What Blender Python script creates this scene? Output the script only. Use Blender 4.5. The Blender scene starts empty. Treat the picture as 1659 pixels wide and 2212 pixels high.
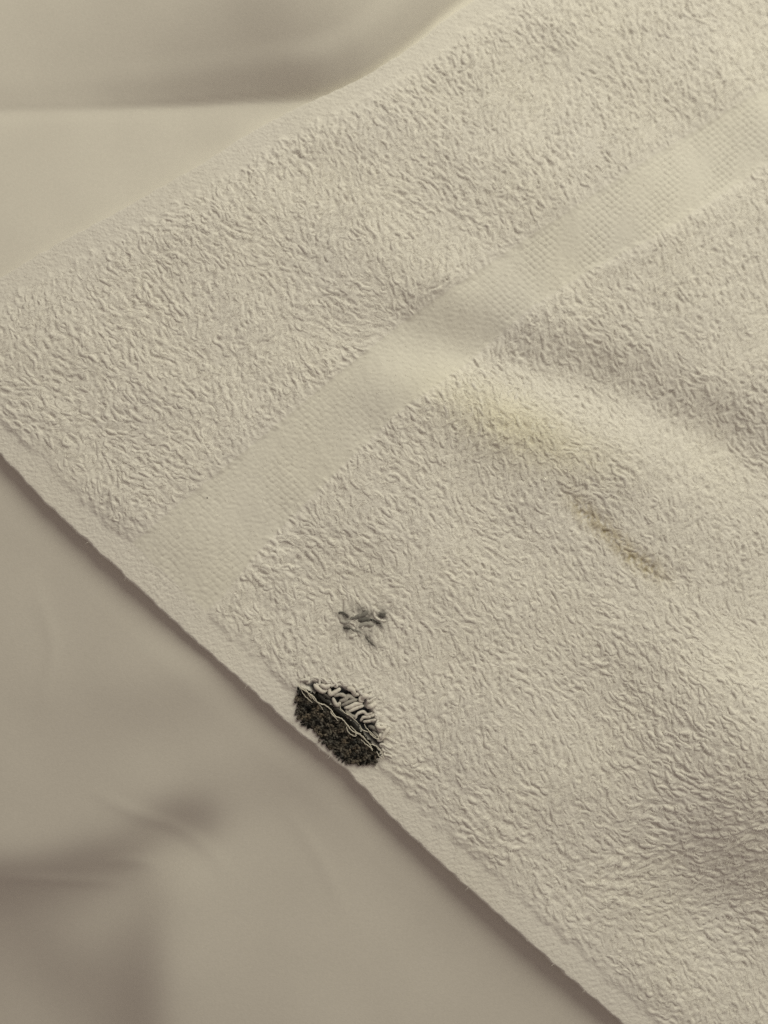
import bpy, math
import numpy as np
from mathutils import Vector, Matrix

sc = bpy.context.scene
COL = sc.collection
rng = np.random.default_rng(11)

# ------------------------------------------------------------------ camera
MM = 0.001
DIST, TILT, AZ = 0.212, math.radians(9), math.radians(52)   # towel plane tips away towards the upper right
pos = Vector((-math.sin(TILT)*math.cos(AZ), -math.sin(TILT)*math.sin(AZ), math.cos(TILT))) * DIST
fwd = (-pos).normalized()
right = fwd.cross(Vector((0, 1, 0))).normalized()
up = right.cross(fwd)
cam = bpy.data.cameras.new('camera')
cam_o = bpy.data.objects.new('camera', cam); COL.objects.link(cam_o)
M = Matrix((right, up, -fwd)).transposed().to_4x4(); M.translation = pos
cam_o.matrix_world = M
cam.lens = 26; cam.sensor_width = 36; cam.sensor_fit = 'AUTO'
cam.clip_start = 0.005; cam.clip_end = 20
cam.dof.use_dof = True; cam.dof.focus_distance = 0.204; cam.dof.aperture_fstop = 5.0
sc.camera = cam_o

# ------------------------------------------------------------------ light
world = bpy.data.worlds.new('World'); sc.world = world; world.use_nodes = True
bg = world.node_tree.nodes['Background']
bg.inputs[0].default_value = (1.0, 0.81, 0.70, 1); bg.inputs[1].default_value = 0.215

def area(name, loc, aim, size, power, color):
    l = bpy.data.lights.new(name, 'AREA'); l.shape = 'DISK'; l.size = size; l.energy = power; l.color = color
    o = bpy.data.objects.new(name, l); COL.objects.link(o)
    o.location = loc
    o.rotation_euler = (Vector(aim) - Vector(loc)).to_track_quat('-Z', 'Y').to_euler()
    return o
area('bedside_lamp_light', (0.34, 0.58, 0.52), (0.02, 0.03, 0), 0.72, 5.4, (1.0, 0.972, 0.765))

sc.view_settings.view_transform = 'Standard'; sc.view_settings.look = 'None'
sc.view_settings.exposure = 0.0; sc.view_settings.gamma = 1.0
sc.cycles.max_bounces = 8; sc.cycles.diffuse_bounces = 6
sc.cycles.use_denoising = False      # the photograph is a grainy indoor shot

# ------------------------------------------------------------------ helpers
FPX = 2212*26/36
R = np.array([right, up, -fwd]).T; P0 = np.array(pos)
def ray(px, py):
    px = np.asarray(px, float); py = np.asarray(py, float)
    d = np.stack([(px-829.5)/FPX, (1106-py)/FPX, -np.ones_like(px)], -1)
    return d @ R.T
def W(px, py, z=0.0):
    """where the sight line through a measured spot of the photo meets height z"""
    d = ray(px, py); t = (z - P0[2]) / d[..., 2]
    return (P0 + d*t[..., None])[..., :2]
def WS(px, py, hf):
    z = np.zeros(np.shape(px))
    for _ in range(6):
        p = W(px, py, z); z = hf(p[..., 0], p[..., 1])
    return p
def S(x, y): return W(x/1.8228, y/1.8228, .004)

def smooth(e0, e1, x):
    t = np.clip((x-e0)/(e1-e0), 0, 1); return t*t*(3-2*t)
class Wave:
    """smooth random field: sum of sines of about one wavelength"""
    def __init__(s, wl, n=14, seed=0):
        r = np.random.default_rng(seed); a = r.uniform(0, 2*np.pi, n)
        k = 2*np.pi/(wl*r.uniform(.7, 1.5, n)); s.kx, s.ky = k*np.cos(a), k*np.sin(a)
        s.ph = r.uniform(0, 2*np.pi, n); s.n = n
    def __call__(s, x, y):
        o = np.zeros(np.shape(x))
        for kx, ky, p in zip(s.kx, s.ky, s.ph): o = o + np.sin(kx*x+ky*y+p)
        return o/math.sqrt(s.n/2)
def polyd(pts, x, y):
    """distance to a polyline, signed (+ on its left), and how far along (0..1)"""
    pts = np.asarray(pts); best = np.full(np.shape(x), 1e9); sg = np.ones(np.shape(x)); al = np.zeros(np.shape(x))
    L = np.r_[0, np.cumsum(np.linalg.norm(np.diff(pts, axis=0), axis=1))]
    for i in range(len(pts)-1):
        a, b = pts[i], pts[i+1]; d = b-a; l2 = d@d
        t = np.clip(((x-a[0])*d[0]+(y-a[1])*d[1])/l2, 0, 1)
        dx, dy = x-a[0]-t*d[0], y-a[1]-t*d[1]; dd = np.hypot(dx, dy)
        m = dd < best; best = np.where(m, dd, best)
        sg = np.where(m, np.sign(d[0]*dy-d[1]*dx), sg)
        al = np.where(m, (L[i]+t*math.sqrt(l2))/L[-1], al)
    return best, sg, al
def WP(l, z=0.0):
    a = np.array(l, float); return W(a[:, 0], a[:, 1], z)
def inpoly(pts, x, y):
    c = np.zeros(np.shape(x), bool); n = len(pts)
    for i in range(n):
        x0, y0 = pts[i]; x1, y1 = pts[(i+1) % n]
        c ^= ((y0 > y) != (y1 > y)) & (x < (x1-x0)*(y-y0)/(y1-y0+1e-12)+x0)
    return c
def polyblend(pts, x, y, soft):
    d, _, _ = polyd(np.vstack([pts, pts[:1]]), x, y)
    return smooth(-soft, soft, np.where(inpoly(pts, x, y), d, -d))

def mesh_obj(name, V, F, mat, parent=None, col=None, smooth_=True):
    me = bpy.data.meshes.new(name); V = np.asarray(V, np.float32); F = np.asarray(F, np.int32); k = F.shape[1]
    me.vertices.add(len(V)); me.vertices.foreach_set('co', V.ravel())
    me.loops.add(F.size); me.loops.foreach_set('vertex_index', F.ravel())
    me.polygons.add(len(F)); me.polygons.foreach_set('loop_start', np.arange(0, F.size, k, dtype=np.int32))
    me.update(calc_edges=True)
    if smooth_: me.polygons.foreach_set('use_smooth', np.ones(len(F), bool))
    if col is not None:
        at = me.attributes.new('dye', 'FLOAT_COLOR', 'POINT')
        at.data.foreach_set('color', np.c_[col, np.ones(len(col))].astype(np.float32).ravel())
    me.materials.append(mat)
    o = bpy.data.objects.new(name, me); COL.objects.link(o)
    if parent: o.parent = parent
    return o
def tag(o, **k):
    for a, b in k.items(): o[a] = b
    return o

def cloth_mat(name, base, bump_scale=900, bump=0.15, dye=True, sheen=.25, weave=None, dist=0.0002, mottle=.05, grain=1400, sss=0.0):
    m = bpy.data.materials.new(name); m.use_nodes = True; nt = m.node_tree; N, L = nt.nodes, nt.links
    b = N['Principled BSDF']; b.inputs['Roughness'].default_value = 1.0
    b.inputs['Specular IOR Level'].default_value = 0.1
    b.inputs['Sheen Weight'].default_value = sheen; b.inputs['Sheen Roughness'].default_value = .6
    if sss:
        b.inputs['Subsurface Weight'].default_value = sss; b.inputs['Subsurface Radius'].default_value = (1, .9, .7)
        b.inputs['Subsurface Scale'].default_value = .0012
    geo = N.new('ShaderNodeTexCoord')
    n1 = N.new('ShaderNodeTexNoise'); n1.inputs['Scale'].default_value = bump_scale; n1.inputs['Detail'].default_value = 3
    n2 = N.new('ShaderNodeTexNoise'); n2.inputs['Scale'].default_value = 60; n2.inputs['Detail'].default_value = 4
    L.new(geo.outputs['Object'], n1.inputs['Vector']); L.new(geo.outputs['Object'], n2.inputs['Vector'])
    bp = N.new('ShaderNodeBump'); bp.inputs['Strength'].default_value = bump; bp.inputs['Distance'].default_value = dist
    L.new(n1.outputs['Fac'], bp.inputs['Height']); L.new(bp.outputs['Normal'], b.inputs['Normal'])
    rgb = N.new('ShaderNodeMix'); rgb.data_type = 'RGBA'
    rgb.inputs['A'].default_value = (*[c*(1-mottle) for c in base], 1)
    rgb.inputs['B'].default_value = (*[min(.95, c*(1+mottle)) for c in base], 1)
    n3 = N.new('ShaderNodeTexNoise'); n3.inputs['Scale'].default_value = grain; n3.inputs['Detail'].default_value = 3
    L.new(geo.outputs['Object'], n3.inputs['Vector'])
    av = N.new('ShaderNodeMath'); av.operation = 'MULTIPLY_ADD'; av.inputs[1].default_value = 1.6; av.inputs[2].default_value = -.8
    L.new(n3.outputs['Fac'], av.inputs[0])
    ad = N.new('ShaderNodeMath'); ad.operation = 'ADD'; ad.use_clamp = True
    L.new(n2.outputs['Fac'], ad.inputs[0]); L.new(av.outputs[0], ad.inputs[1]); L.new(ad.outputs[0], rgb.inputs['Factor'])
    out = rgb.outputs['Result']
    if dye:
        at = N.new('ShaderNodeAttribute'); at.attribute_name = 'dye'
        mx = N.new('ShaderNodeMix'); mx.data_type = 'RGBA'; mx.blend_type = 'MULTIPLY'; mx.inputs['Factor'].default_value = 1
        L.new(out, mx.inputs['A']); L.new(at.outputs['Color'], mx.inputs['B']); out = mx.outputs['Result']
    L.new(out, b.inputs['Base Color'])
    return m

# ------------------------------------------------------------------ the bed sheet
sheet_wave = Wave(.075, seed=3); sheet_wave2 = Wave(.028, seed=4)
crease = WP([(-900, 262), (0, 241), (200, 238), (450, 229), (600, 222), (700, 214), (790, 176), (880, 108), (960, 40), (1030, -20), (1160, -120), (1500, -330)])
def dense(pl, w=10*MM):
    L = np.r_[0, np.cumsum(np.linalg.norm(np.diff(pl, axis=0), axis=1))]; q = np.arange(0, L[-1], 1.5*MM)
    p = np.stack([np.interp(q, L, pl[:, 0]), np.interp(q, L, pl[:, 1])], -1)
    k = int(w/(1.5*MM)); pad = np.vstack([p[:1]+np.arange(-k, 0)[:, None]*(p[1]-p[0]), p, p[-1:]+np.arange(1, k+1)[:, None]*(p[-1]-p[-2])])
    ker = np.exp(-.5*(np.arange(-k, k+1)/(k/2))**2); ker /= ker.sum()
    return np.stack([np.convolve(pad[:, i], ker, 'valid') for i in (0, 1)], -1)[::2]
crease = dense(crease)
shade_hollow = WP([(-900, 1990), (-300, 1950), (60, 1905), (230, 1850), (330, 1768), (430, 1752), (470, 1810), (425, 1880), (352, 1960), (322, 2050), (312, 2212), (300, 2500), (300, 3400), (-900, 3400)])  # sheet sunk here so its shape stands in for a cast shadow
furrow = WP([(-500, 1470), (-200, 1500), (100, 1525), (330, 1500), (480, 1450), (640, 1400)])
knuckle = W(110, 2130); dip2 = W(560, 1760); bump3 = W(640, 1640)  # knuckle: bump added to brighten the corner of the sunken area
def g(x, y, c, sx, sy=None, ang=0):
    sy = sy or sx; dx, dy = x-c[0], y-c[1]; ca, sa = math.cos(ang), math.sin(ang)
    u, v = dx*ca+dy*sa, -dx*sa+dy*ca
    return np.exp(-.5*((u/sx)**2+(v/sy)**2))
def H_crease(x, y):
    d, s, a = polyd(crease, x, y)
    steep = .30 + .70*smooth(.34, .50, a)
    wd = 15*MM
    north = (13*steep+9*smooth(.46, .58, a))*MM*(1-np.exp(-(d/wd)**1.1)) + .03*d
    south = .2*MM*np.exp(-((d-4*MM)/(9*MM))**2)*(1-smooth(.5, .62, a))*smooth(.0, 5*MM, d)
    return np.where(s > 0, north*smooth(-.0001, 1.5*MM, d), south)
def H_folds_shade(x, y):
    dq, _, _ = polyd(np.vstack([shade_hollow, shade_hollow[:1]]), x, y); dq = np.where(inpoly(shade_hollow, x, y), dq, 0)
    h = -21*MM*(1-np.exp(-dq/(14*MM)))
    d2, s2, a2 = polyd(furrow, x, y); sd = d2*s2
    h = h + 3.6*MM*smooth(.35, .9, a2)*smooth(-15*MM, 6*MM, sd)*np.exp(-np.clip(sd-5*MM, 0, 1)/(30*MM))
    return h + 4.2*MM*g(x, y, knuckle, .016, .012) - 1.8*MM*g(x, y, dip2, .016, .008, .3) + .9*MM*g(x, y, bump3, .02, .012)
def blur(Z, k):
    ker = np.exp(-.5*(np.arange(-3*k, 3*k+1)/k)**2); ker /= ker.sum()
    for ax in (0, 1):
        pd = [(0, 0), (0, 0)]; pd[ax] = (3*k, 3*k); Zp = np.pad(Z, pd, mode='edge')
        Z = sum(w*np.take(Zp, np.arange(i, i+Z.shape[ax]), ax) for i, w in enumerate(ker))
    return Z

hem_l = WP([(-262, 748), (0, 592), (120, 520), (245, 455), (350, 395), (450, 338), (505, 300), (560, 268), (640, 226), (700, 200), (780, 163), (850, 120), (905, 82), (950, 42), (1010, 2), (1180, -100), (1500, -290), (1900, -520)], .0035)
edge_l = WP([(-262, 748), (0, 986), (100, 1092), (240, 1219), (400, 1368), (540, 1490), (640, 1583), (760, 1678), (860, 1783), (1000, 1912), (1160, 2052), (1340, 2210), (1560, 2420), (1900, 2750)], .0055)
sheet_mat = cloth_mat('white_cotton_percale', (.765, .742, .69), 2600, .35, dye=False, sheen=.15, dist=.00008, mottle=.045)
nx, ny = 520, 620
gx = np.linspace(-.24, .30, nx); gy = np.linspace(-.28, .32, ny)
X, Y = np.meshgrid(gx, gy)
Zc = H_crease(X, Y); wc = smooth(4*MM, 13*MM, polyd(crease, X, Y)[0])
Z = Zc*(1-wc) + blur(Zc, 8)*wc + blur(H_folds_shade(X, Y), 5) + .38*MM*sheet_wave(X, Y) + .07*MM*sheet_wave2(X, Y)
for ln_, hgt in (([(165, 1717), (238, 1755), (370, 1818), (450, 1865), (507, 1930)], .22), ([(175, 1906), (285, 1904), (330, 1925)], .20), ([(-100, 1950), (55, 1957), (247, 1970)], .35), ([(20, 620), (130, 560), (260, 520)], .15), ([(60, 1230), (110, 1400), (60, 1560)], .16), ([(600, 1730), (690, 1860), (760, 2010)], .12)):
    dq_, _, aq_ = polyd(dense(WP(ln_), 6*MM), X, Y)
    Z = Z + hgt*MM*np.exp(-.5*(dq_/(1.3*MM))**2)*np.sin(np.pi*np.clip(aq_, 0, 1))
dh_, sh_, _ = polyd(hem_l, X, Y); de_, se_, _ = polyd(edge_l, X, Y)
Z = Z - 2*MM*smooth(-12*MM, 8*MM, se_*de_)*smooth(0, 12*MM, -sh_*dh_) - 5*MM*smooth(6*MM, 34*MM, np.minimum(-sh_*dh_, se_*de_))      # the soft bed gives under the towel
Z = Z - .16*np.clip(-se_*de_ - 2*MM, 0, 1)*(1-.0*X)*np.where(se_ < 0, 1, 0)         # slope added beyond the towel's long edge to darken the sheet there
idx = np.arange(nx*ny).reshape(ny, nx)
F = np.stack([idx[:-1, :-1], idx[:-1, 1:], idx[1:, 1:], idx[1:, :-1]], -1).reshape(-1, 4)
sheet = mesh_obj('bed_sheet', np.c_[X.ravel(), Y.ravel(), Z.ravel()], F, sheet_mat)
tag(sheet, label='smooth off-white cotton bed sheet with soft folds lying under the towel', category='bed sheet')

# ------------------------------------------------------------------ the towel: shape
corner = W(-262, 748, .003)
band1 = WP([(-400, 1650), (120, 1290), (310, 1158), (640, 882), (860, 700), (1090, 545), (1290, 415), (1460, 305), (1659, 185), (2100, -90)], .0035)
band2 = WP([(-300, 1850), (330, 1420), (480, 1292), (560, 1190), (680, 1065), (850, 900), (1000, 790), (1150, 660), (1260, 590), (1400, 520), (1540, 430), (1659, 352), (2100, 60)], .0035)

tw1 = Wave(.05, seed=21); tw2 = Wave(.014, seed=22)
valley = WP([(700, 650), (790, 700), (960, 745), (1130, 790), (1350, 850), (1560, 960), (1700, 1040)])
ridge = WP([(860, 850), (1010, 870), (1160, 930), (1330, 985)])
seam = WP([(1180, 1030), (1240, 1100), (1300, 1150), (1350, 1200), (1430, 1255), (1500, 1270)])
hump = W(1590, 1630); hump2 = W(1500, 2030); hollow2 = W(1520, 1960)
def H_drape(x, y):
    h = .35*MM*tw1(x, y) + .05*MM*tw2(x, y)
    d, s, a = polyd(valley, x, y); h = h - 3.6*MM*np.exp(-.5*(d/(8*MM))**2)*smooth(.03, .32, a)*(1-.5*smooth(.8, 1, a))
    d, s, a = polyd(ridge, x, y); h = h + 1.8*MM*np.exp(-.5*(d/(8*MM))**2)
    d, s, a = polyd(seam, x, y); h = h - .5*MM*np.exp(-.5*(d/(3*MM))**2)*smooth(0, .15, a)*(1-smooth(.85, 1, a))
    h = h + 11*MM*g(x, y, hump, .020, .020) - 3*MM*g(x, y, hollow2, .014, .018, .8)
    return h
def d_in(x, y):
    dh, sh, _ = polyd(hem_l, x, y); de, se, _ = polyd(edge_l, x, y)
    return -sh*dh, se*de          # distance inside the hem / inside the long edge
def H_towel(x, y):
    dh, de = d_in(x, y); dm = np.minimum(dh, de)
    fade = smooth(0, 22*MM, dm)
    t = 3.4*MM; e = np.clip(dm/(2.2*MM), 0, 1)
    return t*np.sqrt(np.clip(1-(1-e)**2, 0, 1)) - .25*MM + H_drape(x, y)*fade + .05*MM*tw2(x*3, y*3)

# stains and the dark patch (measured in photo pixels /1.8228 on the towel's plane)
def SP(l, z=.0035): a = np.array(l, float)/1.8228; return W(a[:, 0], a[:, 1], z)
patch_poly = SP([(1186, 2702), (1166, 2745), (1168, 2800), (1190, 2838), (1240, 2880), (1285, 2925), (1340, 2985), (1385, 3008), (1435, 3010), (1488, 2990), (1506, 2962), (1440, 2886), (1385, 2826), (1320, 2776), (1250, 2722)])
gap_poly = SP([(1196, 2688), (1245, 2682), (1300, 2695), (1390, 2712), (1445, 2745), (1460, 2800), (1496, 2880), (1512, 2958), (1440, 2895), (1370, 2820), (1300, 2765), (1230, 2715)])
smudge = [(SP([(x, y)])[0], sx, sy, an, k) for x, y, sx, sy, an, k in
          [(1352, 2424, 1.3, .6, -.5, .75), (1372, 2474, 1.5, .55, -.1, .8), (1438, 2426, 2.6, 1.3, -.4, .62), (1500, 2424, 1.2, 1.2, 0, .6), (1478, 2448, 1.8, .6, -.5, .7), (1412, 2478, 3.4, 1.5, -.2, .3), (1452, 2520, 1.8, .6, -.8, .45)]]
stainw = Wave(.0035, seed=31); speck = Wave(.0013, 20, seed=35); blot = Wave(.04, seed=33)
warm1 = W(470, 1050); yel = [(W(1110, 930), .017, .006, -.42)]
def dye(x, y, deep):
    """multiplying colour of the yarn at a place; deep=1 for the ground weave between the loops"""
    c = np.ones(np.shape(x)+(3,))
    c = c*(1 + .003*blot(x, y)[..., None]*np.array([.4, .3, -1.0]))
    for p, sx, sy, an in yel:
        w = g(x, y, p, sx, sy, an)[..., None]; c = c*(1-w*np.array([.0, .01, .11]))
    sm = np.zeros(np.shape(x))
    for p, sx, sy, an, k in smudge: sm = np.maximum(sm, k*g(x, y, p, sx*1.1*MM, sy*1.25*MM, an))
    sm = np.clip(1.5*sm*(.85+.25*stainw(x, y)+.2*speck(x, y)), 0, .93)[..., None]
    c = c*(1-sm*np.array([.87, .885, .88])*(1.0 if deep else .9))
    d, s, a = polyd(seam, x, y)
    w = np.exp(-.5*(d/((2.3 if deep else 2.1)*MM))**2)*smooth(.05, .3, a)*(1-smooth(.66, .9, a))*.85*np.clip(.85+.35*stainw(x+.1, y)+.4*speck(x, y), 0, 1.1)
    w = w[..., None]; c = c*(1-w*(np.array([.48, .54, .70]) if deep else np.array([.27, .32, .44])))
    # scorched surround of the dark patch
    gp = polyblend(gap_poly, x, y, .8*MM); 
    if deep: c = c*(1-gp[..., None]*np.array([.965, .96, .95]))
    else: c = c*(1-gp[..., None]*np.array([.22, .22, .16])*np.clip(.6+.6*stainw(x, y+.2), 0, 1.5)[..., None])
    return np.clip(c, .01, 1.05)

# ------------------------------------------------------------------ the towel: cloth grid
towel = bpy.data.objects.new('towel', None); COL.objects.link(towel)
towel.location = (0, 0, 0)
tag(towel, label='white terry towel with flat woven band and dark grey patch at its edge', category='towel')

def resample(pl, s):
    L = np.r_[0, np.cumsum(np.linalg.norm(np.diff(pl, axis=0), axis=1))]
    return np.stack([np.interp(s, L, pl[:, 0]), np.interp(s, L, pl[:, 1])], -1)
step = .29*MM
na = int(.30/step); nb = int(.315/step)
ss = np.r_[0, .12, .3, .55, .9, 1.3, 1.75, 2.2]*MM
A = np.r_[ss, np.arange(2.2*MM+step, .345, step)]; B = np.r_[ss, np.arange(2.2*MM+step, .345, step)]
def smoothpl(pl, s, w):
    q = resample(pl, s); k = np.exp(-.5*(np.arange(-w, w+1)/(w/2))**2); k /= k.sum()
    qq = np.vstack([np.repeat(q[:1], w, 0)+(np.arange(-w, 0)[:, None])*(q[1]-q[0]), q, np.repeat(q[-1:], w, 0)+(np.arange(1, w+1)[:, None])*(q[-1]-q[-2])])
    return np.stack([np.convolve(qq[:, i], k, 'valid') for i in (0, 1)], -1)
su = np.arange(0, .36, .5*MM)
hem_s = smoothpl(hem_l, su, 6); edge_s = smoothpl(edge_l, su, 6)
edge_w = Wave(.0045, seed=41)
hem_s[:, 1] += .12*MM*edge_w(su, su*0); edge_s[:, 0] += .16*MM*edge_w(su, su*0+.3) + .05*MM*edge_w(su*3, su)
def at_line(pl, s): return np.stack([np.interp(s, su, pl[:, 0]), np.interp(s, su, pl[:, 1])], -1)
hemdir = hem_s[-1]-hem_s[0]; hemdir /= np.linalg.norm(hemdir); eddir = edge_s[-1]-edge_s[0]; eddir /= np.linalg.norm(eddir)
hem_straight = hem_s[0]+su[:, None]*hemdir; edge_straight = edge_s[0]+su[:, None]*eddir
# hem_l and edge_l are replaced with the smoothed outlines so heights, loops and the outline agree
hem_l2, edge_l2 = hem_s[::8], edge_s[::8]
hem_l, edge_l = np.vstack([hem_l2, hem_s[-1:]+hemdir*.1]), np.vstack([edge_l2, edge_s[-1:]+eddir*.1])
ha = at_line(hem_s, A); hb = at_line(edge_s, B)
hw = ha-(hem_s[0]+A[:, None]*hemdir); ew = hb-(edge_s[0]+B[:, None]*eddir)
fa = np.exp(-B/.03)[:, None, None]; fb = np.exp(-A/.03)[None, :, None]
G = hem_s[0] + A[None, :, None]*hemdir + B[:, None, None]*eddir + hw[None]*fa + ew[:, None]*fb
GX, GY = G[..., 0], G[..., 1]
eA, eB = np.meshgrid(A, B)
ed = np.minimum(eA, eB)
e = np.clip(ed/(.7*MM), 0, 1)
fade = smooth(0, 22*MM, ed)
lift = (1.2 + 1.2*np.exp(-.5*((GX-W(380,1340)[0])/.016)**2) + 1.4*np.exp(-.5*((GX-W(1120,2030)[0])/.022)**2))*MM*smooth(0, 22*MM, eB)*np.exp(-(eA/(50*MM))**2)
GZ = 3.3*MM*np.sqrt(1-(1-e)**2) - .45*MM + H_drape(GX, GY)*fade + lift
# which zone each spot belongs to
db1, sb1, _ = polyd(band1, GX[::4, ::4], GY[::4, ::4]); db2, sb2, _ = polyd(band2, GX[::4, ::4], GY[::4, ::4])
def upsamp(v):
    a = np.interp(np.arange(len(B)), np.arange(0, len(B), 4), np.arange(v.shape[0])); b = np.interp(np.arange(len(A)), np.arange(0, len(A), 4), np.arange(v.shape[1]))
    a0 = np.minimum(a.astype(int), v.shape[0]-2); b0 = np.minimum(b.astype(int), v.shape[1]-2); fa_ = (a-a0)[:, None]; fb_ = (b-b0)[None]
    return (v[a0][:, b0]*(1-fa_)*(1-fb_)+v[a0+1][:, b0]*fa_*(1-fb_)+v[a0][:, b0+1]*(1-fa_)*fb_+v[a0+1][:, b0+1]*fa_*fb_)
S1 = upsamp(db1*sb1); S2 = upsamp(db2*sb2)            # + is above (towards the hem)
inband = (S1 < 0) & (S2 > 0)
HEMW, SELW = 10.5*MM, 9.5*MM
def pile(s1, s2, dh, de):
    """0 = flat weave, 1 = full loops"""
    up_ = smooth(-.6*MM, 4.5*MM, s1); lo = smooth(-.3*MM, 2.8*MM, -s2)
    return np.maximum(up_, lo)*smooth(HEMW-5*MM, HEMW+6*MM, dh)*smooth(SELW-4*MM, SELW+6*MM, de)
PL = pile(S1, S2, eB, eA)
bandness = smooth(0, 1.5*MM, -S1)*smooth(0, 1.5*MM, S2)
weave = np.cos(2*np.pi*eA/(.92*MM))*np.cos(2*np.pi*eB/(.92*MM))
rib = np.cos(2*np.pi*eA/(.92*MM)) + .6*np.cos(2*np.pi*eB/(1.84*MM))
fz1, fz2, fz3 = Wave(.0016, 24, 51), Wave(.004, 18, 52), Wave(.0009, 24, 53)
rub = np.clip(.75+.5*Wave(.02, seed=54)(GX, GY), .15, 1.3)*(.65+.7*smooth(.09, .18, eA))*(1-.6*np.exp(-.5*((GX-W(900, 740)[0])/.012)**2))
gr = lambda v, p, w: np.exp(-(np.sin(np.pi*v/p)/w)**2)
GZ = GZ - (.19*MM*gr(eA+.12*MM*fz2(GX, GY), 1.85*MM, .30)*(.55+.45*gr(eB, 1.7*MM, .5)) + .15*MM*gr(eB+.08*MM*fz2(GY, GX), 1.7*MM, .30) - .014*MM*weave)*bandness*rub + (.022*MM*fz1(GX, GY)+.02*MM*fz2(GX, GY))*(1-PL)*smooth(0, 2*MM, ed) \
     + PL*.35*MM + .012*MM*fz3(GX, GY)*(1-PL)
GZ = np.where(ed <= 0, -1.5*MM, GZ)
gapm = polyblend(gap_poly, GX, GY, .5*MM); GZ = GZ - gapm*.9*MM
# height lookup of the finished cloth for everything that lies on it
O = hem_s[0]; Minv = np.linalg.inv(np.array([hemdir, eddir]).T)
def zt(x, y):
    a = (x-O[0])*Minv[0, 0]+(y-O[1])*Minv[0, 1]; b = (x-O[0])*Minv[1, 0]+(y-O[1])*Minv[1, 1]
    for _ in range(2):
        wa = np.stack([np.interp(a, A, hw[:, i]) for i in (0, 1)], -1)*np.exp(-np.clip(b, 0, 1)/.03)[..., None]
        wb = np.stack([np.interp(b, B, ew[:, i]) for i in (0, 1)], -1)*np.exp(-np.clip(a, 0, 1)/.03)[..., None]
        q = np.stack([x-O[0], y-O[1]], -1)-wa-wb
        a = q[..., 0]*Minv[0, 0]+q[..., 1]*Minv[0, 1]; b = q[..., 0]*Minv[1, 0]+q[..., 1]*Minv[1, 1]
    i = np.clip(np.searchsorted(B, b), 1, len(B)-1); j = np.clip(np.searchsorted(A, a), 1, len(A)-1)
    return GZ[i, j], a, b

# ------------------------------------------------------------------ tubes
def tubes(P, Rr, sides=6, squash=1.0):
    """P: n x k x 3 centre lines, Rr: n x k radii -> one vertex/face set"""
    n, k, _ = P.shape
    T = np.gradient(P, axis=1); T /= np.linalg.norm(T, axis=2, keepdims=True)+1e-12
    U = np.cross(T, np.array([0, 0, 1.0])); U /= np.linalg.norm(U, axis=2, keepdims=True)+1e-9
    N_ = np.cross(U, T)
    an = np.arange(sides)*2*np.pi/sides
    ring = U[:, :, None]*np.cos(an)[None, None, :, None]+N_[:, :, None]*np.sin(an)[None, None, :, None]*squash
    V = P[:, :, None]+ring*Rr[:, :, None, None]
    V = V.reshape(n, k*sides, 3)
    i = np.arange(k-1)[:, None]*sides+np.arange(sides); j = np.arange(k-1)[:, None]*sides+(np.arange(sides)+1) % sides
    f = np.stack([i, j, j+sides, i+sides], -1).reshape(-1, 4)
    F = (f[None]+(np.arange(n)*k*sides)[:, None, None]).reshape(-1, 4)
    return V.reshape(-1, 3), F

RELIEF_BLUR, RELIEF_GAIN = .8, .57
# ------------------------------------------------------------------ terry loops
flow1 = Wave(.045, seed=61); flow2 = Wave(.012, seed=62); dens = Wave(.01, seed=63)
swirl = W(1520, 1860)
def flow(x, y):
    th = math.radians(-60) + .30*flow1(x, y) + .26*flow2(x, y)
    tr = smooth(-.02, .12, x*.8+y*.6); th = th - .25*tr
    k = g(x, y, swirl, .022); th = th + 1.1*k
    d, s, a = polyd(seam, x, y); k = np.exp(-.5*(d/.006)**2)
    th = th + k*np.where(s > 0, .75, -.25)
    return th
sx, sy = 1.02*MM, 2.4*MM
u = np.arange(-.26, .26, sx); v = np.arange(-.30, .30, sy)
Ug, Vg = np.meshgrid(u, v); Vg = Vg+(np.arange(len(u)) % 2)[None]*sy*.5
Ug = (Ug+rng.normal(0, .24*MM, Ug.shape)).ravel(); Vg = (Vg+rng.normal(0, .6*MM, Vg.shape)).ravel()
r0 = math.radians(-62); ca, sa = math.cos(r0), math.sin(r0)
lx, ly = -Ug*sa+Vg*ca, Ug*ca+Vg*sa
keep = (lx > -.16) & (lx < .19) & (ly > -.20) & (ly < .22); lx, ly = lx[keep], ly[keep]
zz, la, lb = zt(lx, ly)
b1d, b1s, _ = polyd(band1, lx, ly); b2d, b2s, _ = polyd(band2, lx, ly)
pl = pile(b1d*b1s, b2d*b2s, lb, la)
pin = inpoly(patch_poly, lx, ly); gp = polyblend(gap_poly, lx, ly, .3*MM)
dseam, _, aseam = polyd(seam, lx, ly); sk = np.exp(-.5*(dseam/(1.0*MM))**2)*((aseam > .12) & (aseam < .85))
keep = (pl > .10+.22*rng.random(len(lx))) & ~pin & (gp < .45) & (rng.random(len(lx)) > .6*sk) & (la > 0) & (lb > 0)
lx, ly, pl = lx[keep], ly[keep], pl[keep]
n = len(lx); K = 15; t = np.linspace(-1, 1, K)
th = flow(lx, ly)+rng.normal(0, .21, n)
ln = rng.uniform(1.7, 3.2, n)*MM*(.6+.4*pl)                    # half length
curv = rng.normal(0, .65, n); scv = rng.normal(0, .75, n)
phi = th[:, None]+curv[:, None]*t[None]+scv[:, None]*np.sin(t[None]*np.pi)
dx, dy = np.cos(phi), np.sin(phi)
cx = np.cumsum(dx, 1)-dx[:, :1]; cy = np.cumsum(dy, 1)-dy[:, :1]
cx = (cx-cx.mean(1, keepdims=True))*(2*ln/(K-1))[:, None]; cy = (cy-cy.mean(1, keepdims=True))*(2*ln/(K-1))[:, None]
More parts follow.
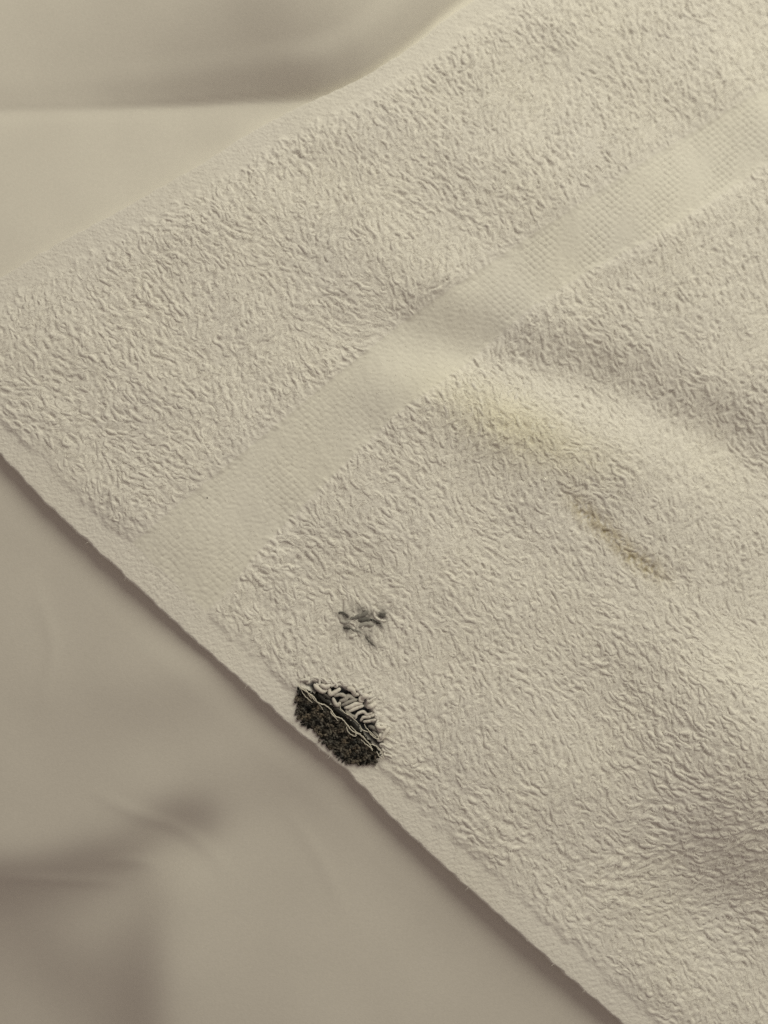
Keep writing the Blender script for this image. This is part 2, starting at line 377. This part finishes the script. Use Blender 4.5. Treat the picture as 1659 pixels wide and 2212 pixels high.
px_, py_ = lx[:, None]+cx, ly[:, None]+cy
zb, _, _ = zt(px_, py_)
zb = .5*zb+.5*zb.mean(1, keepdims=True)
rad0 = rng.uniform(.52, .74, n)*MM*(.55+.45*pl)
arch = np.sqrt(np.clip(1-t**2, 0, 1))
hh = rng.uniform(.20, .75, n)*MM*(.25+.75*pl)
pz = zb-.50*MM + hh[:, None]*arch[None] + 0
rad = rad0[:, None]*(.50+.50*np.clip(1-np.abs(t)**3, 0, 1))[None]*1
LP = np.stack([px_, py_, pz], -1)

# press every loop into one soft relief of the pile (yarn tops, valleys between), merged as brushed cotton is
cs = .17*MM; x0, y0 = -.175, -.205; NX, NY = int(.37/cs), int(.435/cs)
base = zb - .9*MM
relief = np.zeros((NY, NX)); rr = int(.76*MM/cs)+1
fx, fy, fr, fz = px_.ravel(), py_.ravel(), rad.ravel(), (pz-base).ravel()
ix, iy = np.rint((fx-x0)/cs).astype(int), np.rint((fy-y0)/cs).astype(int)
okk = (ix > rr) & (ix < NX-rr-1) & (iy > rr) & (iy < NY-rr-1)
fx, fy, fr, fz, ix, iy = [q[okk] for q in (fx, fy, fr, fz, ix, iy)]
flat = relief.ravel()
for oy in range(-rr, rr+1):
    for ox in range(-rr, rr+1):
        d2 = (x0+(ix+ox)*cs-fx)**2+(y0+(iy+oy)*cs-fy)**2
        h_ = np.where(d2 < fr*fr, fz+np.sqrt(np.clip(fr*fr-d2, 0, 1))*.9, 0)
        np.maximum.at(flat, (iy+oy)*NX+ix+ox, h_)
relief = flat.reshape(NY, NX)
def blur1(Z, sg):
    k = int(3*sg)+1; ker = np.exp(-.5*(np.arange(-k, k+1)/sg)**2); ker /= ker.sum()
    for ax in (0, 1):
        pd = [(0, 0), (0, 0)]; pd[ax] = (k, k); Zp = np.pad(Z, pd, mode='edge')
        Z = sum(w*np.take(Zp, np.arange(i, i+Z.shape[ax]), ax) for i, w in enumerate(ker))
    return Z
fl = .72*MM*smooth(0, .3*MM, blur1(relief, 5)); relief = np.where(relief > fl, relief, fl-.25*(fl-relief))
relief = blur1(relief, RELIEF_BLUR)
def bil(Fd, x, y):
    a = np.clip((x-x0)/cs, 0, NX-1.001); b = np.clip((y-y0)/cs, 0, NY-1.001); i = a.astype(int); j = b.astype(int); a = a-i; b = b-j
    return Fd[j, i]*(1-a)*(1-b)+Fd[j, i+1]*a*(1-b)+Fd[j+1, i]*(1-a)*b+Fd[j+1, i+1]*a*b
REL = bil(relief, GX, GY)
GZ = GZ + RELIEF_GAIN*np.clip(.88+.16*Wave(.022, seed=91)(GX, GY), .5, 1.25)*(REL - .35*MM*PL)*smooth(0, 1.5*MM, ed)
V = np.c_[GX.ravel(), GY.ravel(), GZ.ravel()]; 
deepness = (1-smooth(.55*MM, 1.25*MM, REL))[..., None]; deepness[PL < .02] = 1
C = (dye(GX, GY, True)*deepness + dye(GX, GY, False)*(1-deepness)).reshape(-1, 3)
ncol = len(A); idx = np.arange(V.shape[0]).reshape(len(B), ncol)
Fq = np.stack([idx[:-1, :-1], idx[1:, :-1], idx[1:, 1:], idx[:-1, 1:]], -1)
ce = lambda a: (a[:-1, :-1]+a[1:, 1:])/2
zone = np.zeros(Fq.shape[:2], int)
cS1, cS2, cB, cA = ce(S1), ce(S2), ce(eB), ce(eA)
zone[(cS1 < 0) & (cS2 > 0)] = 1
zone[cA < SELW-1.5*MM] = 3
zone[(cB < HEMW-1.5*MM)] = 2
view = (ce(GX) > -.17) & (ce(GX) < .19) & (ce(GY) > -.20) & (ce(GY) < .225)
towel_mat = cloth_mat('towel_cotton', (.81, .79, .75), 1500, .8, sheen=.2, dist=.00025, mottle=.05)
band_mat = cloth_mat('flat_weave_cotton', (.782, .765, .712), 2200, .35, sheen=.2, dist=.00015, mottle=.05)
for z, nm in ((0, 'terry_pile'), (1, 'woven_band'), (2, 'hem'), (3, 'selvage')):
    f = Fq[(zone == z) & view]
    u, inv = np.unique(f, return_inverse=True)
    o = mesh_obj(nm, V[u], inv.reshape(-1, 4), band_mat if z == 1 else towel_mat, towel, C[u])
    if z == 0: o['kind'] = 'stuff'


sel = (rng.random(n) < .6) & (pl > .35) & (polyblend(gap_poly, lx, ly, .6*MM) < .3)
tx, ty = px_[sel][:, 1:-1:2], py_[sel][:, 1:-1:2]; m_, K3 = tx.shape; ts = np.linspace(-1, 1, K3)
off = rng.normal(0, .22*MM, (m_, 1)); tx = tx+off*np.sin(th[sel])[:, None]; ty = ty-off*np.cos(th[sel])[:, None]
zz, _, _ = zt(tx, ty)
zz = .6*zz+.4*zz.mean(1, keepdims=True)
tr = rad0[sel][:, None]*rng.uniform(.85, 1.2, (m_, 1))*(.5+.5*np.clip(1-np.abs(ts)**2.5, 0, 1))[None]*(1+.10*rng.normal(0, 1, (m_, K3)))
TP = np.stack([tx, ty, zz-tr*.62+rng.normal(0, .06*MM, (m_, 1))-.22*MM*np.abs(ts)[None]**3], -1)
Vt, Ft = tubes(TP, tr, 8, .8)
Ct = dye(Vt[:, 0], Vt[:, 1], False)*np.repeat(1+rng.normal(0, .02, (m_, 1)), K3*8, 0)
loop_mat = cloth_mat('terry_yarn', (.81, .79, .75), 1500, .8, sheen=.2, dist=.00025, mottle=.05)
o = mesh_obj('terry_loops', Vt, Ft, loop_mat, towel, np.clip(Ct, .01, 1)); tag(o, kind='stuff')

# loose cotton fibres that stand off the pile and the flat weave
nf = 200000
fx_, fy_ = rng.uniform(-.15, .17, nf), rng.uniform(-.185, .205, nf)
zf, fa_, fb_ = zt(fx_, fy_); kf = (fa_ > .4*MM) & (fb_ > .4*MM)
b1, q1, _ = polyd(band1, fx_, fy_); b2, q2, _ = polyd(band2, fx_, fy_)
pf = pile(b1*q1, b2*q2, fb_, fa_); kf &= (rng.random(nf) < .22+.78*pf) & ~inpoly(patch_poly, fx_, fy_) & (polyblend(gap_poly, fx_, fy_, .3*MM) < .5)
fx_, fy_, zf, pf = fx_[kf], fy_[kf], zf[kf], pf[kf]; nf = len(fx_)
fan = flow(fx_, fy_)+rng.normal(0, .9, nf)+np.pi*(rng.random(nf) < .5); fl_ = rng.uniform(.5, 1.5, nf)*MM; cv = rng.normal(0, .8, nf)
wd_ = rng.uniform(.03, .06, nf)*MM
hz = (.06+.26*pf)*MM*rng.uniform(.3, 1.3, nf)
P3 = []
for t_, hh_ in ((0, -.15), (.5, 1), (1., 1.15)):
    aa = fan+cv*t_
    X_ = fx_+np.cos(aa)*fl_*t_; Y_ = fy_+np.sin(aa)*fl_*t_; Z_ = zf+.10*MM*pf+hz*hh_
    for sg in (-1, 1):
        P3.append(np.stack([X_-np.sin(aa)*wd_*sg*(1-.6*t_), Y_+np.cos(aa)*wd_*sg*(1-.6*t_), Z_+.01*MM*sg], -1))
Vf = np.stack(P3, 1).reshape(-1, 3); bi = np.arange(nf)[:, None]*6
Ff = np.stack([bi+np.array([0, 1, 3, 2]), bi+np.array([2, 3, 5, 4])], 1).reshape(-1, 4)
o = mesh_obj('cotton_fuzz', Vf, Ff, loop_mat, towel, np.clip(dye(Vf[:, 0], Vf[:, 1], False), .01, 1)); tag(o, kind='stuff')

# ------------------------------------------------------------------ the dark patch: sunk dark fabric, tufts, frayed threads
patch = bpy.data.objects.new('dark_patch', None); COL.objects.link(patch); patch.parent = towel
tag(patch, label='dark charcoal fuzzy patch with pale frayed threads')
dark_mat = cloth_mat('charcoal_fuzz', (.30, .28, .25), 2500, .8, sheen=.05, dist=.0002, mottle=.3)
gx = np.linspace(patch_poly[:, 0].min()-.001, patch_poly[:, 0].max()+.001, 110); gy = np.linspace(patch_poly[:, 1].min()-.001, patch_poly[:, 1].max()+.001, 110)
X, Y = np.meshgrid(gx, gy); rag = Wave(.0012, seed=71)
d, _, _ = polyd(np.vstack([patch_poly, patch_poly[:1]]), X, Y); d = np.where(inpoly(patch_poly, X, Y), d, -d)
dd = d+.12*MM*rag(X, Y)
zz, _, _ = zt(X, Y)
Z = zz + .55*MM*smooth(-.1*MM, .9*MM, dd)-.15*MM + .16*MM*Wave(.0011, seed=72)(X, Y)*smooth(0, .6*MM, dd)
idx = np.arange(X.size).reshape(X.shape); f = np.stack([idx[:-1, :-1], idx[:-1, 1:], idx[1:, 1:], idx[1:, :-1]], -1)
f = f[ce(dd) > -.05*MM]; uq, inv = np.unique(f, return_inverse=True)
pc = np.clip(.16+.10*Wave(.0011, seed=73)(X, Y)+.05*Wave(.004, seed=74)(X, Y), .03, .8)
_, sthr, _ = polyd(SP([(1050+a/2.765, 2550+b/2.765) for a, b in [(330, 380), (440, 480), (545, 580), (700, 690), (850, 810), (1000, 960), (1150, 1080), (1260, 1200)]]), X, Y)
pc = np.where(sthr > 0, .03, pc)
Cb = (pc[..., None]*np.array([1, .97, .92])).reshape(-1, 3)
mesh_obj('backing', np.c_[X.ravel(), Y.ravel(), Z.ravel()][uq], inv.reshape(-1, 4), dark_mat, patch, Cb[uq])
# tufts
cand = rng.uniform(patch_poly.min(0), patch_poly.max(0), (9000, 2)); 
thread_line = SP([(1050+a/2.765, 2550+b/2.765) for a, b in [(330, 380), (440, 480), (545, 580), (700, 690), (850, 810), (1000, 960), (1150, 1080), (1260, 1200)]])
dpt, spt, _ = polyd(thread_line, cand[:, 0], cand[:, 1]); dco, _, _ = polyd(np.vstack([patch_poly, patch_poly[:1]]), cand[:, 0], cand[:, 1])
ins = inpoly(patch_poly, cand[:, 0], cand[:, 1]); ok = (ins | (dco < .12*MM) | ((dco < .55*MM) & (rng.random(len(cand)) < .3))) & ((dpt > .55*MM) & (spt < 0))
cand = cand[ok][:900]; m = len(cand)
K2 = 5; t2 = np.linspace(0, 1, K2); a0 = rng.uniform(0, 2*np.pi, m)
le = rng.uniform(.4, 1.0, m)*MM; cz, _, _ = zt(cand[:, 0], cand[:, 1])
TX = cand[:, 0, None]+np.cos(a0)[:, None]*le[:, None]*t2; TY = cand[:, 1, None]+np.sin(a0)[:, None]*le[:, None]*t2
TZ = cz[:, None]+.3*MM+rng.uniform(.15, .55, m)[:, None]*MM*np.sin(t2*np.pi*.8)[None]
TR = rng.uniform(.2, .36, m)[:, None]*MM*np.array([.9, 1, 1, .8, .3])[None]
Vt, Ft = tubes(np.stack([TX, TY, TZ], -1), TR, 5)
l1 = Wave(.0016, seed=76)(cand[:, 0], cand[:, 1]); l2 = Wave(.0035, seed=77)(cand[:, 0], cand[:, 1])
lum = np.clip(.24+.17*l1+.09*l2+.05*rng.normal(0, 1, m), .02, .6)[:, None]*np.stack([1.0+.03*l2, np.full(m, .97)-.02*l2, .93-.07*l2], -1)
o = mesh_obj('tuft', Vt, Ft, dark_mat, patch, np.repeat(lum, K2*5, 0)); tag(o, kind='stuff')
o.name = 'charred_tufts'

def spline(pts, k):
    pts = np.array(pts, float); s = np.linspace(0, len(pts)-1, k); o = []
    for q in s:
        i = min(int(q), len(pts)-2); f = q-i
        p0, p1, p2, p3 = pts[max(i-1, 0)], pts[i], pts[i+1], pts[min(i+2, len(pts)-1)]
        o.append(.5*((2*p1)+(-p0+p2)*f+(2*p0-5*p1+4*p2-p3)*f*f+(-p0+3*p1-3*p2+p3)*f**3))
    return np.array(o)
thread_mat = cloth_mat('pale_thread', (.80, .77, .68), 3000, .4, dye=False, sheen=.1, dist=.0001)
def zoomp(l): return SP([(1050+a/2.765, 2550+b/2.765) for a, b in l])
threads = [
 ([(340, 380), (372, 425), (440, 470), (520, 530), (556, 588), (640, 618), (700, 668)], 12),
 ([(556, 588), (640, 618), (700, 668), (740, 728), (800, 752), (850, 792), (890, 850), (935, 900), (1000, 930), (1060, 985)], 13),
 ([(960, 900), (1010, 925), (1070, 985), (1110, 1030), (1145, 1098)], 12),
 ([(700, 665), (702, 700), (735, 740), (772, 782)], 11),
 ([(890, 838), (868, 858), (895, 915), (962, 948), (955, 890), (905, 842)], 10),
 ([(1020, 985), (1070, 1030), (1120, 1065), (1145, 1105)], 10),
 ([(1115, 1032), (1185, 1058), (1238, 1112), (1272, 1190)], 11),
 ([(1190, 1110), (1215, 1160), (1262, 1200)], 10),
 ([(355, 398), (400, 490), (455, 550), (500, 590)], 9),
 ([(395, 410), (455, 480), (520, 560), (548, 585)], 9),
 ([(430, 440), (470, 520), (500, 548)], 8),
 ([(1008, 828), (1035, 878), (1115, 912), (1160, 960), (1212, 975), (1195, 935)], 11),
 ([(1060, 820), (1085, 870), (1150, 930), (1180, 960)], 9),
 ([(560, 600), (590, 630), (612, 668)], 6),
 ([(795, 590), (800, 650), (850, 700), (905, 730)], 10),
 ([(1235, 990), (1300, 930), (1340, 900), (1390, 880)], 9),
 ([(860, 690), (940, 760), (1000, 820)], 8)]
for l, r in threads:
    q = spline(zoomp(l), 5*len(l)); zz, _, _ = zt(q[:, 0], q[:, 1])
    s_ = np.linspace(0, 1, len(q)); q = q+.05*MM*rng.normal(0, 1, q.shape)
    z = zz+.95*MM+.35*MM*np.sin(np.pi*s_)+.05*MM*rng.normal(0, 1, len(q))
    gp_ = polyblend(gap_poly, q[:, 0], q[:, 1], .3*MM); z = z+gp_*.7*MM
    Vt, Ft = tubes(np.c_[q, z][None], np.full((1, len(q)), r*.011*MM)*(1-.4*np.abs(2*s_-1)**3), 5)
    mesh_obj('loose_thread', Vt, Ft, thread_mat, patch)
# singed loops that lie over the dark gap, each picked from the photo
singed = [
 ([(520, 400), (560, 440), (610, 470), (650, 455)], 30, .92), ([(590, 400), (640, 420), (690, 400)], 30, .95),
 ([(680, 440), (690, 500), (740, 480), (800, 440)], 28, .9), ([(735, 520), (800, 505), (845, 520), (850, 545)], 24, .62),
 ([(720, 545), (745, 600), (770, 620), (800, 590)], 26, .72), ([(800, 575), (850, 560), (890, 520), (960, 560)], 28, .6),
 ([(815, 625), (860, 600), (930, 570), (985, 560)], 22, .5), ([(850, 650), (900, 640), (960, 610), (1035, 600)], 27, .95),
 ([(890, 690), (940, 665), (1000, 640), (1045, 625)], 22, .98), ([(860, 680), (910, 730), (960, 745)], 22, .45),
 ([(960, 770), (985, 715), (1050, 690), (1090, 720), (1150, 700)], 20, .95), ([(1020, 790), (1050, 750), (1110, 745), (1160, 720)], 19, .9),
 ([(1050, 800), (1110, 790), (1175, 770)], 20, .85), ([(1025, 560), (1060, 520), (1100, 515)], 32, .95),
 ([(1040, 500), (1010, 560), (1050, 575)], 22, 1.0), ([(880, 440), (930, 450), (960, 500), (1010, 490)], 32, .88),
 ([(1110, 850), (1150, 860), (1190, 890)], 24, .3), ([(1150, 900), (1180, 930), (1200, 960)], 20, .35),
 ([(1090, 640), (1140, 620), (1180, 600)], 28, .95), ([(1210, 1000), (1250, 960), (1290, 900), (1330, 860)], 26, .92),
 ([(1180, 830), (1230, 860), (1290, 850)], 26, .95), ([(620, 500), (655, 520), (690, 545)], 16, .12),
 ([(740, 660), (790, 690), (850, 740)], 20, .035), ([(560, 500), (620, 560), (690, 600)], 18, .04), ([(930, 800), (960, 840), (1010, 900)], 20, .03)]
for l, r, c in singed:
    q = spline(zoomp(l), 4*len(l)); zz, _, _ = zt(q[:, 0], q[:, 1]); s_ = np.linspace(0, 1, len(q))
    gp_ = polyblend(gap_poly, q[:, 0], q[:, 1], .5*MM)
    z = zz+gp_*.55*MM+.15*MM+.45*MM*np.sin(np.pi*s_)**.6
    Vt, Ft = tubes(np.c_[q, z][None], np.full((1, len(q)), r*.0225*MM)*(1-.45*np.abs(2*s_-1)**3)*(1+.05*rng.normal(0, 1, len(q))), 8)
    cc = np.tile(np.array([[c, c*.985, c*.97]]), (len(Vt), 1))
    mesh_obj('singed_loop', Vt, Ft, loop_mat, patch, cc)

# white pile loops hanging over the far rim of the gap
rim = SP([(1205, 2672), (1250, 2672), (1300, 2684), (1345, 2694), (1395, 2704), (1440, 2728), (1462, 2765), (1470, 2810), (1492, 2860), (1508, 2905), (1520, 2950), (1515, 2985)])
ctr = SP([(1330, 2830)])[0]
rl = np.sort(rng.random(26))
for q in rl:
    p = resample(rim, np.array([q*np.linalg.norm(np.diff(rim, axis=0), axis=1).sum()]))[0]+rng.normal(0, .15*MM, 2)
    dv = ctr-p; dv /= np.linalg.norm(dv); a = rng.normal(0, .8); dv = np.array([dv[0]*math.cos(a)-dv[1]*math.sin(a), dv[0]*math.sin(a)+dv[1]*math.cos(a)])
    nv = np.array([-dv[1], dv[0]])*rng.choice([-1, 1]); l = rng.uniform(.4, 1.5)*MM
    cp = spline([p-dv*1.6*MM, p-dv*.6*MM+nv*.2*MM, p+dv*l*.6, p+dv*l+nv*.35*MM, p+dv*l*.7+nv*.8*MM], 14)
    zz, _, _ = zt(p[None, 0], p[None, 1]); s_ = np.linspace(0, 1, 14); z = np.full(14, zz[0])+.12*MM+.25*MM*np.sin(np.pi*s_)-.15*MM*s_+gp_ [0]*0
    Vt, Ft = tubes(np.c_[cp, z][None], np.full((1, 14), rng.uniform(.3, .46)*MM)*(1-.4*np.abs(2*s_-1)**3), 8)
    mesh_obj('rim_loop', Vt, Ft, loop_mat, patch, np.full((len(Vt), 3), rng.uniform(.9, 1.0)))

# grey soiled loops of the small smudge, with clean loops lying between them
def zoomq(l): return SP([(1200+a/3.318, 2300+b/3.318) for a, b in l])
for l, r, c in [([(430, 385), (490, 375), (570, 430)], 17, .12), ([(500, 565), (560, 575), (610, 585)], 15, .10), ([(600, 585), (680, 610), (740, 650)], 16, .32),
                ([(590, 450), (680, 430), (760, 400), (830, 350)], 34, .30), ([(690, 480), (780, 460), (860, 465)], 30, .20), ([(830, 455), (900, 475), (995, 520)], 17, .07),
                ([(960, 420), (1000, 400), (1040, 420)], 30, .16), ([(930, 380), (1000, 370), (1060, 385)], 20, .35), ([(700, 560), (800, 520), (900, 540)], 34, .5),
                ([(790, 680), (850, 760), (950, 830)], 9, .2), ([(460, 480), (520, 500), (590, 480)], 26, .55),
                ([(915, 330), (905, 400), (940, 450), (1010, 480), (1060, 480)], 20, .97), ([(730, 590), (755, 555), (790, 520)], 20, 1.0), ([(580, 500), (640, 520), (660, 570)], 18, .9), ([(580, 690), (640, 670), (680, 650)], 24, .97)]:
    q = spline(zoomq(l), 4*len(l)); zz, _, _ = zt(q[:, 0], q[:, 1]); s_ = np.linspace(0, 1, len(q)); rr_ = r*.0205*MM
    z = zz.mean()*.6+zz*.4-rr_*.45+.12*MM*np.sin(np.pi*s_)
    q = q+.06*MM*rng.normal(0, 1, q.shape)
    Vt, Ft = tubes(np.c_[q, z][None], np.full((1, len(q)), rr_)*(1-.5*np.abs(2*s_-1)**3)*(1+.08*rng.normal(0, 1, len(q))), 8)
    mesh_obj('smudged_loop', Vt, Ft, loop_mat, towel, np.tile([[c, c*.995, c*.99]], (len(Vt), 1)))

# ------------------------------------------------------------------ a dark speck of lint on the band
lint_mat = cloth_mat('dark_lint', (.06, .055, .05), 3000, .3, dye=False, sheen=0)
q0 = SP([(817, 1960)])[0]; z0, _, _ = zt(q0[:1], q0[1:])
pts = np.array([[0, 0, .1], [.12, -.1, .2], [.22, -.25, .16], [.3, -.3, .1]])*MM
Vt, Ft = tubes(pts[None], np.array([[.03, .1, .1, .03]])*MM, 6)
lo = mesh_obj('lint_speck', Vt, Ft, lint_mat); lo.location = (q0[0], q0[1], float(z0[0]))
tag(lo, label='tiny dark speck of lint on the flat woven band', category='lint')
